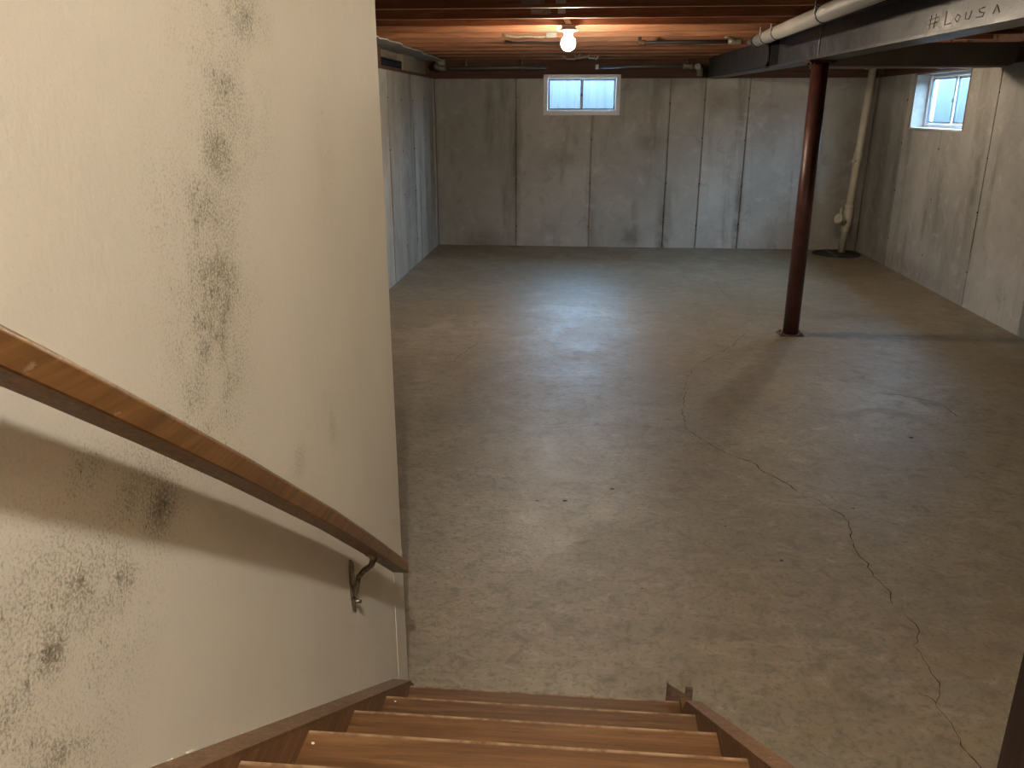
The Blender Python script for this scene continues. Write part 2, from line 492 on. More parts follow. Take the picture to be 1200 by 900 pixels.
crack([(-1.07, 6.477), (-1.007, 6.788), (-0.931, 7.07)], 0.010)
crack([(1.609, 10.083), (1.618, 9.35), (1.644, 9.044)], 0.008)
crack([(2.229, 5.923), (2.33, 5.951), (2.451, 5.867), (2.564, 5.803), (2.597, 5.495)], 0.016)
crack([(1.529, 7.614), (1.853, 7.627)], 0.008)
for (cx, cy, sx, sy) in ((-0.211, 3.980, 0.03, 0.014), (-0.065, 3.992, 0.034, 0.02), (0.191, 4.162, 0.036, 0.018), (2.127, 5.083, 0.03, 0.03), (0.960, 3.464, 0.022, 0.014), (0.751, 3.778, 0.014, 0.01), (0.294, 3.168, 0.012, 0.008), (1.455, 4.036, 0.02, 0.012), (-0.288, 3.903, 0.012, 0.01)):
    c = (cx, cy)
    bm = bmesh.new()
    n = 9
    a = [rng.uniform(0.6, 1.0) for _ in range(n)]
    top = [bm.verts.new((c[0]+0.6*sx*a[k]*math.cos(6.283*k/n), c[1]+0.6*sy*a[k]*math.sin(6.283*k/n), 0.0008)) for k in range(n)]
    bm.faces.new(top)
    obj('floor_pit', bm, M['crack'], fl)

# ------------------------------------------------------------------ concrete walls
def panel_wall(name, label, plane, sgn, edges, hole=None):
    """plane: ('Y', D) or ('X', x); the form panels stand 14 mm proud of a backing slab, with open joints"""
    ax, c = plane
    a0, a1 = edges[0], edges[-1]
    inner = c
    back = c+sgn*0.26
    bm = bmesh.new()
    def slab(u0, u1, z0, z1):
        if ax == 'Y': box(bm, u0, u1, *sorted((inner+sgn*0.034, back)), z0, z1)
        else: box(bm, *sorted((inner+sgn*0.034, back)), u0, u1, z0, z1)
    if ax == 'Y': a0, a1 = a0-0.27, a1+0.27
    else: a1 = a1+0.05
    if hole:
        h0, h1, hz0, hz1 = hole
        slab(a0, h0, -0.1, WT)
        slab(h1, a1, -0.1, WT)
        slab(h0, h1, -0.1, hz0)
        if hz1 < WT: slab(h0, h1, hz1, WT)
    else:
        slab(a0, a1, -0.1, WT)
    wl = struct(obj(name, bm, M['wall']), label, 'wall')
    g = 0.010
    for e0, e1 in zip(edges, edges[1:]):
        u0, u1 = e0+g, e1-g
        out = [(u0, 0.0), (u1, 0.0), (u1, WT), (u0, WT)]
        if hole and h0 < u1 and h1 > u0:
            if h0 <= u0 and h1 < u1: out = [(u0, 0), (u1, 0), (u1, WT), (h1, WT), (h1, hz0), (u0, hz0)]
            elif h0 > u0 and h1 >= u1: out = [(u0, 0), (u1, 0), (u1, hz0), (h0, hz0), (h0, WT), (u0, WT)]
            elif h0 <= u0 and h1 >= u1: out = [(u0, 0), (u1, 0), (u1, hz0), (u0, hz0)]
        bm = bmesh.new()
        d = rng.uniform(-0.002, 0.003)
        prism(bm, out, 'Y' if ax == 'Y' else 'X', inner+sgn*d, inner+sgn*0.036)
        obj('form_panel', bm, M['wall'], wl, 0.004, 1)
    # snapped-off form ties along the joints
    bm = bmesh.new()
    for e in edges[1:-1]:
        for z in (0.35, 0.95, 1.55, 2.12):
            if hole and h0-0.05 < e < h1+0.05 and z > hz0-0.05: continue
            zz, ee = z+rng.uniform(-0.05, 0.05), e+rng.uniform(-0.012, 0.012)
            p0 = (ee, inner+sgn*0.036, zz) if ax == 'Y' else (inner+sgn*0.036, ee, zz)
            p1 = (ee, inner-sgn*0.006, zz) if ax == 'Y' else (inner-sgn*0.006, ee, zz)
            tube(bm, [p0, p1], [0.012, 0.009], 8)
    t = obj('form_tie_ends', bm, M['rust'], wl)
    t['kind'] = 'stuff'
    return wl

W1 = (-0.654, 0.461, 1.917, 2.475)               # far window: x0, x1, z0, z1
W2 = (9.655, 11.19, 1.765, 2.42)                  # right window: y0, y1, z0, z1
wb = panel_wall('wall_back', 'grey poured concrete far wall with vertical form joints and stains', ('Y', D), 1, [XL, -1.051, 0.061, 1.18, 1.674, 2.294, 3.25, XR], (W1[0], W1[1], W1[2], 9))
wl_ = panel_wall('wall_left', 'grey concrete side wall beyond the plastered stair wall', ('X', XL), -1, [YF]+[YF+1.225*k for k in range(1, 10)]+[8.25, 8.95, 9.65, 10.35, 11.05, 11.8, D])
wr = panel_wall('wall_right', 'brownish concrete side wall with small recessed window', ('X', XR), 1, [YF]+[YF+1.24*k for k in range(1, 9)]+[7.75, 8.97, 10.2, 11.4, D], (W2[0], W2[1], W2[2], 9))
wf = struct(B('wall_front', (XL-0.26, XR+0.26, YF-0.26, YF, -0.1, JT), M['wall']), 'plain concrete wall under the top of the stairs', 'wall')

# sill plates and rim boards on top of the concrete
B('sill_plate', (XL-0.26, W1[0], D+0.02, D+0.2, WT, WT+0.04), M['sill'], wb)
B('sill_plate', (W1[1], XR+0.26, D+0.02, D+0.2, WT, WT+0.04), M['sill'], wb)
B('rim_joist', (XL-0.26, XR+0.26, D+0.10, D+0.24, W1[3]-0.004, JT+0.02), M['sill'], wb)
B('rim_joist', (XL-0.26, W1[0], D+0.09, D+0.24, WT+0.04, W1[3]+0.02), M['sill'], wb)
B('rim_joist', (W1[1], XR+0.26, D+0.09, D+0.24, WT+0.04, W1[3]+0.02), M['sill'], wb)
B('sill_plate', (XL-0.2, XL-0.02, YF, D, WT, WT+0.04), M['sill'], wl_)
B('rim_joist', (XL-0.26, XL-0.14, YF, D+0.2, WT+0.04, JT+0.02), M['palesill'], wl_)
B('sill_plate', (XR+0.02, XR+0.2, YF, W2[0]-0.01, WT, WT+0.04), M['sill'], wr)
B('sill_plate', (XR+0.02, XR+0.2, W2[1]+0.01, D, WT, WT+0.04), M['sill'], wr)
B('rim_joist', (XR+0.10, XR+0.26, YF, D+0.2, WT+0.04, JT+0.02), M['sill'], wr)
B('window_header', (XR+0.02, XR+0.26, W2[0]-0.02, W2[1]+0.02, WT-0.002, WT+0.045), M['sill'], wr)
# pale seam strip running up the far left corner
B('corner_seam', (XL, XL+0.012, D-0.16, D-0.10, 0, WT), M['foam'], wl_, 0.004)

# ------------------------------------------------------------------ ceiling
ce = bpy.data.objects.new('ceiling', None)
col.objects.link(ce)
struct(ce, 'open ceiling of reddish-brown wooden joists under dark floor boards', 'ceiling')
# floor boards, run across the joists, left out over the stairs
bw = 0.42
x = XL-0.26
while x < XR+0.26:
    x1 = min(x+bw, XR+0.26)
    if x1 <= SW-0.12+0.2 and x1 <= -0.55 or x >= HX-0.001:
        B('floor_board', (x, x1-0.003, YF-0.2, D+0.26, JT, JT+0.03), M['subfloor'], ce)
    else:
        B('floor_board', (x, x1-0.003, HY, D+0.26, JT, JT+0.03), M['subfloor'], ce)
    x = x1
# light-tight deck above the boards
bm = bmesh.new()
box(bm, XL-0.26, XR+0.26, HY, D+0.26, JT+0.03, JT+0.06)
box(bm, XL-0.26, SW-0.02, YF-0.2, HY, JT+0.03, JT+0.06)
box(bm, HX, XR+0.26, YF-0.2, HY, JT+0.03, JT+0.06)
obj('upper_deck', bm, M['upfloor'], ce)
box_pts = []
ys = [6.31, 7.0, 7.6, 8.2]
while ys[-1] < D-0.75: ys.append(ys[-1]+0.61)
ys.append(D-0.02)
yy = 6.31-0.61
while yy > YF+0.3:
    ys.append(yy)
    yy -= 0.61
def joist(x0, x1, y):
    z = rng.uniform(-0.003, 0.003)
    bm = bmesh.new()
    box(bm, x0, x1, y, y+0.04, JB+z+0.003, JT)
    return obj('joist', bm, M['joist'], ce, 0.003, 1)
for y in ys:
    if y > HY+0.05: joist(XL-0.05, XR+0.05, y)
    else:
        joist(XL-0.05, SW-0.125, y)
        joist(HX+0.05, XR+0.05, y)
B('header_joist', (SW-0.12, HX+0.05, HY, HY+0.04, JB, JT), M['joist'], ce)
B('trimmer_joist', (HX, HX+0.045, YF, HY, JB, JT), M['joist'], ce)

# ------------------------------------------------------------------ plastered stair wall and the hall above
bm = bmesh.new()
box(bm, SW-0.12, SW, YF, SE, 0, UP)
ws = struct(obj('wall_stair', bm, M['plaster'], None, 0.006, 2), 'cream plastered wall beside the stairs, speckled with dark mould', 'wall')
B('corner_bead', (SW-0.001, SW+0.0015, SE-0.13, SE+0.001, 0, 0.57), M['plaster'], ws, 0.0006, 'raised strip at the free edge of the wall')
struct(B('wall_hall_right', (HX, HX+0.1, YF, HY, JT+0.06, UP), M['upper']), 'painted side wall of the hall above the stairs', 'wall')
struct(B('wall_hall_end', (SW-0.12, HX+0.1, HY, HY+0.1, JT+0.06, UP), M['upper']), 'painted end wall of the hall above the stairs', 'wall')
struct(B('wall_hall_rear', (SW-0.12, HX+0.1, YF-0.2, YF, JT, UP), M['upper']), 'painted rear wall at the top of the stairs', 'wall')
struct(B('wall_hall_return', (SW-0.12, SW, SE, HY, JT+0.06, UP), M['upper']), 'short painted wall piece above the joists', 'wall')
struct(B('ceiling_hall', (SW-0.12, HX+0.1, YF-0.2, HY+0.1, UP, UP+0.1), M['upper']), 'painted ceiling of the hall above the stairs', 'ceiling')
struct(B('floor_landing', (SW, HX, YF, N1-RUN*14-0.34, 2.76, 3.0), M['upfloor']), 'brown landing floor at the top of the stairs', 'floor')

# ------------------------------------------------------------------ windows
def window(name, label, ax, c, u0, u1, z0, z1, depth, sgn, jamb, flip):
    """u runs along the wall, v outward from the room; depth = how far the sash sits back from the wall face"""
    e = bpy.data.objects.new(name, None)
    col.objects.link(e)
    struct(e, label, 'window')
    def bx(n, a0, a1, v0, v1, b0, b1, m, bev=0.003, par=None):
        vv = sorted((c+sgn*v0, c+sgn*v1))
        d = (a0, a1, vv[0], vv[1], b0, b1) if ax == 'Y' else (vv[0], vv[1], a0, a1, b0, b1)
        return B(n, d, m, par or e, bev)
    k = 0.02
    # reveal boards and sill
    bx('jamb', u0, u0+k, -0.006, 0.26, z0, z1, jamb)
    bx('jamb', u1-k, u1, -0.006, 0.26, z0, z1, jamb)
    bx('head', u0, u1, -0.006, 0.26, z1-k, z1, jamb)
    bx('sill', u0-0.004, u1+0.004, -0.014, 0.26, z0, z0+0.022, M['vinyl'])
    a0, a1, b0, b1 = u0+k, u1-k, z0+0.022, z1-k
    f = 0.042
    ft = 0.03
    bx('frame', a0, a0+f, depth, depth+0.09, b0, b1, M['vinyl'])
    bx('frame', a1-f, a1, depth, depth+0.09, b0, b1, M['vinyl'])
    bx('frame', a0+f, a1-f, depth, depth+0.09, b1-ft, b1, M['vinyl'])
    bx('frame', a0+f, a1-f, depth, depth+0.09, b0, b0+f, M['vinyl'])
    mid = (a0+a1)/2
    for (s0, s1, dv) in ((a0+f, mid+0.012, 0.018 if not flip else 0.045), (mid-0.012, a1-f, 0.045 if not flip else 0.018)):
        t = 0.018
        zz0, zz1 = b0+f, b1-ft
        s0, s1, zz0, zz1 = s0+0.004, s1-0.004, zz0+0.004, zz1-0.004
        sa = bx('sash', s0, s0+t, depth+dv, depth+dv+0.025, zz0, zz1, M['vinyl'])
        bx('stile', s1-t, s1, depth+dv, depth+dv+0.025, zz0, zz1, M['vinyl'], 0.003, sa)
        bx('rail', s0+t, s1-t, depth+dv, depth+dv+0.025, zz1-t, zz1, M['vinyl'], 0.003, sa)
        bx('rail', s0+t, s1-t, depth+dv, depth+dv+0.025, zz0, zz0+t, M['vinyl'], 0.003, sa)
        bx('gasket', s0+t, s0+t+0.009, depth+dv-0.003, depth+dv+0.02, zz0+t, zz1-t, M['gasket'], 0, sa)
        bx('gasket', s1-t-0.009, s1-t, depth+dv-0.003, depth+dv+0.02, zz0+t, zz1-t, M['gasket'], 0, sa)
        bx('gasket', s0+t, s1-t, depth+dv-0.003, depth+dv+0.02, zz1-t-0.009, zz1-t, M['gasket'], 0, sa)
        bx('gasket', s0+t, s1-t, depth+dv-0.003, depth+dv+0.02, zz0+t, zz0+t+0.009, M['gasket'], 0, sa)
        bx('pane', s0+t-0.004, s1-t+0.004, depth+dv+0.010, depth+dv+0.014, zz0+t-0.004, zz1-t+0.004, M['glass'], 0, sa)
    bx('latch', mid-0.012, mid+0.012, depth+0.0, depth+0.02, (b0+b1)/2-0.02, (b0+b1)/2+0.02, M['gasket'])
    return e

w1 = window('window_1', 'white sliding window with two panes high in the far wall', 'Y', D, *W1, 0.02, 1, M['vinyl'], False)
w2 = window('window_2', 'white sliding window set deep in the right concrete wall', 'X', XR, *W2, 0.15, 1, M['jamb'], True)
portal(((W1[0]+W1[1])/2, D+0.27, (W1[2]+W1[3])/2), (R(-90), 0, 0), W1[1]-W1[0], W1[3]-W1[2])
portal((XR+0.27, (W2[0]+W2[1])/2, (W2[2]+W2[3])/2), (0, R(90), 0), W2[3]-W2[2], W2[1]-W2[0])

# ribbed window wells outside, open to the sky
def well(win, c, nrm, half, depth, z0, z1):
    bm = bmesh.new()
    nx, ny = nrm
    tx, ty = -ny, nx
    n = 60
    ring = []
    for k in range(n+1):
        a = math.pi*k/n
        rr = 1+0.006*math.cos(40*a)
        u, v = half*math.cos(a)*rr, depth*math.sin(a)**0.6*rr
        ring.append((c[0]+tx*u+nx*v, c[1]+ty*u+ny*v))
    lo = [bm.verts.new((*p, z0)) for p in ring]
    hi = [bm.verts.new((*p, z1)) for p in ring]
    for k in range(n):
        bm.faces.new((lo[k], lo[k+1], hi[k+1], hi[k]))
    o = obj('window_well', bm, M['well'], win)
    m = o.modifiers.new('solid', 'SOLIDIFY')
    m.thickness = 0.02
    m.offset = 1
    bm = bmesh.new()
    bm.faces.new([bm.verts.new((*p, z0)) for p in ring])
    obj('gravel_bed', bm, M['soil'], o)
well(w1, ((W1[0]+W1[1])/2, D+0.262), (0, 1), 0.85, 0.95, W1[2]-0.25, 2.51)
well(w2, (XR+0.262, (W2[0]+W2[1])/2), (1, 0), 1.05, 0.95, W2[2]-0.25, 2.46)

# ------------------------------------------------------------------ staircase
st = thing('staircase', (-0.1, 1.0, 0), 'brown stained wooden stairs leading down to the concrete floor', 'staircase')
TX0, TX1 = -0.53, 0.345
def nose(i): return N1-RUN*(i-1), RISE*i
tm = None
for i in range(1, 16):
    y, z = nose(i)
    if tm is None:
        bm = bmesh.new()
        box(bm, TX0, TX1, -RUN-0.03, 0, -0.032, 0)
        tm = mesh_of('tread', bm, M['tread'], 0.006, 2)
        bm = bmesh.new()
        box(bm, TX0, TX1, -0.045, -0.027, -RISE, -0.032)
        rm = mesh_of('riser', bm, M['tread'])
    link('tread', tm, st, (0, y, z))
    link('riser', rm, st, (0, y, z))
SL = RISE/RUN
def stringer(x0, x1, name, yend, up=0.022):
    zt = lambda y: RISE+SL*(N1-y)+up
    yt = nose(15)[0]-0.25
    pts = [(yend-0.30, 0.0), (yend-0.015, 0.0), (yend, 0.03), (yend, zt(yend)-0.03), (yend-0.02, zt(yend-0.02)-0.006), (yend-0.05, zt(yend-0.05)), (yt, zt(yt)), (yt, zt(yt)-0.36)]
    bm = bmesh.new()
    prism(bm, pts, 'X', x0, x1)
    s = obj('stringer', bm, M['stringer'], st, 0.004, 2)
    # thin cap board lying on the slanted edge
    bm = bmesh.new()
    y1 = yend-0.045
    prism(bm, [(y1, zt(y1)-0.001), (y1, zt(y1)+0.008), (yt, zt(yt)+0.008), (yt, zt(yt)-0.001)], 'X', x0, x1+0.001)
    obj('cap_board', bm, M['stringer'], s, 0.002, 1)
stringer(SW+0.003, TX0, 'left', 2.265, 0.012)
stringer(TX1, 0.388, 'right', 2.13, 0.014)

# paint chips lying on the steps
def chip(x, y, z, s, label):
    bm = bmesh.new()
    n = 6
    a = [rng.uniform(0.6, 1.1) for _ in range(n)]
    prism(bm, [(x+s*a[k]*math.cos(6.283*k/n), y+0.7*s*a[k]*math.sin(6.283*k/n)) for k in range(n)], 'Z', z, z+s*0.35)
    tag(obj('plaster_chip', bm, M['chip'], None), label, 'plaster chip', 'plaster crumbs on the stairs')
y4, z4 = nose(4)
y5, z5 = nose(5)
chip(-0.512, y4-0.035, z4, 0.0045, 'tiny pale plaster crumb at the left end of the tread, by the nosing')
chip(-0.516, y4-0.105, z4, 0.008, 'pale plaster crumb in the corner where tread meets left stringer')
chip(-0.490, y4-0.112, z4, 0.006, 'small flat plaster crumb beside the larger one in the tread corner')
y2_, z2_ = nose(2)
chip(-0.50, y2_-0.02, z2_, 0.003, 'tiny plaster crumb on the second lowest tread')

# ------------------------------------------------------------------ broken wood and metal piece at the foot of the right stringer
fb = thing('post_anchor', (0.35, 2.22, 0), 'dark metal post anchor with two upright plates at foot of the stairs', 'bracket')
B('foot_block', (0.347, 0.380, 2.132, 2.205, 0.0, 0.215), M['stringer'], fb, 0.004)
bm = bmesh.new()
prism(bm, [(0.302, 0.09), (0.362, 0.10), (0.362, 0.222), (0.340, 0.238), (0.318, 0.25), (0.302, 0.265)], 'Y', 2.207, 2.215)
obj('back_plate', bm, M['rust'], fb, 0.002, 1)
B('side_plate', (0.362, 0.384, 2.204, 2.216, 0.0, 0.25), M['rust'], fb, 0.002)
B('base_plate', (0.302, 0.384, 2.2065, 2.25, 0.0, 0.10), M['rust'], fb, 0.002)

# ------------------------------------------------------------------ handrail
hr = thing('handrail', (-0.525, 1.3, 0.9), 'worn brown wooden handrail on the cream stair wall', 'handrail')
# underside of the rail against y, from its near end (above the hidden top steps) to its free end
prof_y = [-1.5, -0.6, 0.0, 0.40, 0.635, 0.741, 0.892, 1.123, 1.522, 1.80, 2.064, 2.125]
prof_z = [3.31, 2.665, 2.235, 1.956, 1.789, 1.716, 1.610, 1.444, 1.148, 0.932, 0.722, 0.674]
sec = [(-0.021, 0.0), (0.021, 0.0), (0.0245, 0.004), (0.025, 0.016), (0.0215, 0.019), (0.025, 0.024), (0.0245, 0.040), (0.019, 0.050), (0.008, 0.055), (-0.008, 0.055), (-0.019, 0.050), (-0.025, 0.040), (-0.025, 0.004)]
sec = [(-0.022, 0.0), (0.0235, 0.0), (0.025, 0.0025), (0.025, 0.036), (0.021, 0.044), (0.011, 0.050), (-0.011, 0.050), (-0.021, 0.044), (-0.025, 0.036), (-0.025, 0.003)]
bm = bmesh.new()
rings = []
for y, z in zip(prof_y, prof_z):
    rings.append([bm.verts.new((-0.525+a, y, z+b)) for a, b in sec])
ns = len(sec)
for a, b in zip(rings, rings[1:]):
    for k in range(ns):
        f = bm.faces.new((a[k], a[(k+1) % ns], b[(k+1) % ns], b[k]))
        f.smooth = 3 <= k <= 7
bm.faces.new(rings[0])
e2 = [bm.verts.new((-0.525+a*0.8, 2.131, 0.669+0.006+b*0.8)) for a, b in sec]
for k in range(ns):
    bm.faces.new((rings[-1][k], rings[-1][(k+1) % ns], e2[(k+1) % ns], e2[k]))
bm.faces.new(e2)
obj('rail', bm, M['rail'], hr)

def rail_bracket(y, zr):
    """zr: underside of the rail at y"""
    bm = bmesh.new()
    # long narrow wall plate, pointed below
    zc = zr-0.085
    pts = [(y-0.004, zc+0.075), (y+0.010, zc+0.060), (y+0.014, zc+0.02), (y+0.013, zc-0.03), (y+0.004, zc-0.085), (y-0.002, zc-0.085), (y-0.013, zc-0.03), (y-0.014, zc+0.02), (y-0.012, zc+0.06)]
    prism(bm, pts, 'X', SW, SW+0.007)
    br = obj('bracket', bm, M['bracket'], hr, 0.0015, 1, 'dark bronze rail bracket with wall plate')
    bm = bmesh.new()
    tube(bm, [(SW+0.004, y, zc-0.045), (SW+0.012, y, zc-0.028), (SW+0.016, y, zc-0.005), (SW+0.022, y, zc+0.022), (SW+0.040, y-0.003, zc+0.045), (SW+0.060, y-0.006, zc+0.062), (SW+0.068, y-0.008, zc+0.082), (SW+0.068, y-0.008, zc+0.090)], [0.005, 0.007, 0.0075, 0.0075, 0.008, 0.008, 0.010, 0.011], 12)
    obj('arm', bm, M['bracket'], br)
    bm = bmesh.new()
    s = -0.76
    v = box(bm, SW+0.053, SW+0.085, y-0.032, y+0.030, 0, 0.006)
    for q in v: q.co.z += zr-0.004+s*(q.co.y-y)
    obj('saddle', bm, M['bracket'], br, 0.0015, 1)
    for (a, b, r) in (((SW+0.006, y+0.003, zc-0.055), (SW+0.024, y+0.003, zc-0.057), 0.0065), ((SW+0.006, y, zc+0.052), (SW+0.011, y, zc+0.052), 0.006)):
        bm = bmesh.new()
        tube(bm, [a, ((a[0]+b[0])/2, a[1], a[2]), b], [r, r, r*0.7], 10)
        obj('screw', bm, M['bracket'], br)
    for dy in (-0.022, 0.02):
        bm = bmesh.new()
        tube(bm, [(SW+0.07, y+dy, zr+s*dy-0.009), (SW+0.07, y+dy, zr+s*dy+0.001)], 0.005, 8)
        obj('screw', bm, M['galv'], br)
rail_bracket(1.86, 0.884)
rail_bracket(0.10, 2.165)

# ------------------------------------------------------------------ dark newel post beside the upper steps
np_ = thing('newel_post', (0.44, 0.595, 0), 'nearly black square wooden post standing beside the stairs', 'post')
B('post', (0.392, 0.487, 0.545, 0.64, 0.0, 1.70), M['post'], np_, 0.004)
bm = bmesh.new()
v = box(bm, 0.382, 0.497, 0.535, 0.65, 1.70, 1.74)
obj('post_cap', bm, M['post'], np_, 0.01, 2)

# ------------------------------------------------------------------ steel beam (two lengths), column
def bxc(y): return 2.015-0.0285*(y-5)
def i_beam(name, y0, y1, zb0, zb1, depth, half, web, label, box_end=False):
    e = thing(name, (bxc((y0+y1)/2), (y0+y1)/2, zb0), label, 'beam')
    def part(n, a0, a1, b0, b1, m, bev=0.003):
        bm = bmesh.new()
        v = box(bm, a0, a1, y0, y1, b0, b1)
        for q in v:
            t = (q.co.y-y0)/(y1-y0)
            q.co.x += bxc(q.co.y)
            q.co.z += zb0+(zb1-zb0)*t
        return obj(n, bm, m, e, bev, 1)
    part('bottom_flange', -half, half, 0, 0.018, M['steel'])
    part('top_flange', -half, half, depth-0.018, depth, M['steel'])
    part('web', -web, web, 0.018, depth-0.018, M['steel'], 0)
    return e
SP = 9.05
b1 = i_beam('steel_beam', YF, SP-0.04, 2.386, 2.392, 0.284, 0.105, 0.02, 'long dark grey steel beam resting on the red column')
b2 = i_beam('steel_beam', SP+0.05, D+0.2, 2.396, 2.425, 0.268, 0.112, 0.02, 'shorter dark steel beam running from the splice into the far wall')
# stiffener over the column and splice plates
B('weld_bead', (bxc(7.62)-0.027, bxc(7.62)-0.018, 7.60, 7.625, 2.405, 2.652), M['greymetal'], b1, 0.003)
B('end_plate', (bxc(9)-0.10, bxc(9)+0.10, SP-0.05, SP-0.036, 2.405, 2.655), M['iron'], b1, 0.002)
# plate with a rounded corner that boxes in the far length
bm = bmesh.new()
pts = [(SP+0.10, 2.42), (SP+0.03, 2.46), (SP+0.02, 2.52), (SP+0.05, 2.58), (SP+0.11, 2.655), (D-0.005, 2.672), (D-0.005, 2.44)]
prism(bm, pts, 'X', -0.012, 0)
for q in bm.verts: q.co.x += bxc(q.co.y)-0.096
obj('side_plate', bm, M['steel'], b2, 0.003, 1)
# scratched marks on the web near the room's middle
def mark(pts):
    bm = bmesh.new()
    tube(bm, [(bxc(a)-0.0205, a, b) for a, b in pts], 0.003, 5)
    obj('scratched_mark', bm, M['chalk'], b1)
def word(y0, z0):
    s = 0.075
    L = [[(0.0, 0), (0.1, 1)], [(0.45, 0), (0.55, 1)], [(-0.15, 0.35), (0.75, 0.4)], [(-0.1, 0.7), (0.8, 0.75)],
         [(1.5, 1), (1.45, 0.05), (2.0, 0.1)], [(2.5, 0.1), (2.3, 0.35), (2.5, 0.6), (2.75, 0.4), (2.6, 0.1), (2.5, 0.1)], [(3.2, 0.6), (3.2, 0.15), (3.5, 0.1), (3.65, 0.6)], [(4.6, 0.65), (4.2, 0.6), (4.3, 0.38), (4.65, 0.3), (4.55, 0.08), (4.1, 0.1)], [(5.3, 0.1), (5.5, 0.6), (5.75, 0.1)]]
    for st_ in L: mark([(y0-a*s*1.9, z0+b*s) for a, b in st_])
word(5.42, 2.445)

sc = thing('steel_column', (1.945, 7.62, 0), 'red-brown round steel column under the beam', 'column')
bm = bmesh.new()
tube(bm, [(1.945, 7.62, 0.012), (1.945, 7.62, 2.38)], 0.071, 28)
obj('shaft', bm, M['column'], sc)
bm = bmesh.new()
prism(bm, [(1.835, 7.54), (2.055, 7.54), (2.055, 7.70), (1.835, 7.70)], 'Z', 0.0, 0.014)
obj('base_plate', bm, M['rust'], sc, 0.003, 1)
B('cap_plate', (1.835, 2.055, 7.53, 7.71, 2.372, 2.389), M['column'], sc, 0.003)
for dx, dy in ((-0.085, -0.055), (0.085, -0.055), (-0.085, 0.055), (0.085, 0.055)):
    bm = bmesh.new()
    tube(bm, [(1.945+dx, 7.62+dy, 0.01), (1.945+dx, 7.62+dy, 0.032)], 0.013, 6)
    bo = obj('bolt', bm, M['rust'], sc)
    bm = bmesh.new()
    tube(bm, [(1.945+dx, 7.62+dy, 2.36), (1.945+dx, 7.62+dy, 2.373)], 0.012, 6)
    obj('bolt', bm, M['column'], sc)

# ------------------------------------------------------------------ pipes and duct under the joists
vp = thing('vent_pipe', (1.57, 7.0, 2.61), 'shiny galvanized round pipe hung along the steel beam', 'pipe')
PX, PZ, PR = 1.57, 2.612, 0.056
bm = bmesh.new()
tube(bm, [(PX, y, PZ) for y in (-3.0, 2.0, 5.0, 8.45)], PR, 28)
obj('pipe_body', bm, M['galv'], vp)
for y in (8.08, 7.62, 6.2, 4.4):
    bm = bmesh.new()
    tube(bm, [(PX, y-0.012, PZ), (PX, y-0.008, PZ), (PX, y+0.008, PZ), (PX, y+0.012, PZ)], [PR, PR+0.004, PR+0.004, PR], 28)
    obj('joint_ring', bm, M['iron'], vp)
    bm = bmesh.new()
    tube(bm, [(PX-PR-0.003, y, PZ), (PX-PR-0.003, y, JB+0.02)], 0.006, 6)
    obj('hanger_strap', bm, M['greymetal'], vp)
bm = bmesh.new()
tube(bm, [(PX, 8.44, PZ), (PX, 8.54, PZ), (PX, 8.60, PZ)], [PR+0.004, PR+0.004, 0.03], 24)
obj('end_collar', bm, M['iron'], vp, label='black collar closing the pipe')
bm = bmesh.new()
tube(bm, [(PX, 8.58, PZ), (PX, 8.80, PZ+0.01), (PX, 8.96, PZ+0.02)], [0.028, 0.028, 0.026], 16)
obj('reducer', bm, M['brass'], vp)

gp = thing('gas_pipe', (0.95, 8.88, 2.63), 'thin black iron pipe crossing under the joists to the beam', 'pipe')
bm = bmesh.new()
tube(bm, [(0.50, 8.98, 2.70), (0.50, 8.98, 2.648), (0.512, 8.978, 2.636), (0.53, 8.975, 2.632), (1.0, 8.93, 2.634), (1.44, 8.90, 2.634)], 0.018, 12)
obj('pipe_body', bm, M['iron'], gp)
bm = bmesh.new()
tube(bm, [(0.485, 8.98, 2.635), (0.50, 8.98, 2.634), (0.56, 8.97, 2.633)], [0.022, 0.028, 0.026], 12)
obj('elbow', bm, M['rust'], gp)
bm = bmesh.new()
tube(bm, [(1.36, 8.90, 2.634), (1.40, 8.90, 2.634), (1.43, 8.90, 2.634), (1.47, 8.90, 2.634), (1.50, 8.90, 2.634)], [0.024, 0.034, 0.028, 0.034, 0.024], 10)
va = obj('valve', bm, M['brass'], gp)
bm = bmesh.new()
tube(bm, [(1.42, 8.90, 2.62), (1.41, 8.86, 2.655), (1.36, 8.83, 2.67), (1.31, 8.82, 2.668)], [0.012, 0.012, 0.013, 0.008], 8)
obj('lever', bm, M['brass'], va)

p1 = thing('water_pipe', (-1.35, 12.45, 2.56), 'grey pipe above the far wall, left of the window', 'pipe')
bm = bmesh.new()
tube(bm, [(-2.08, 12.45, 2.557), (-1.3, 12.45, 2.562), (-0.60, 12.45, 2.567)], 0.026, 12)
obj('pipe_body', bm, M['dullpipe'], p1)
bm = bmesh.new()
tube(bm, [(-2.20, 12.45, 2.62), (-2.18, 12.45, 2.575), (-2.12, 12.45, 2.557), (-2.04, 12.45, 2.557)], [0.04, 0.045, 0.042, 0.036], 12)
obj('elbow', bm, M['brass'], p1)
for x in (-1.75, -0.95):
    bm = bmesh.new()
    tube(bm, [(x, 12.45, 2.53), (x, 12.45, 2.68)], 0.008, 6)
    obj('hanger_strap', bm, M['greymetal'], p1)

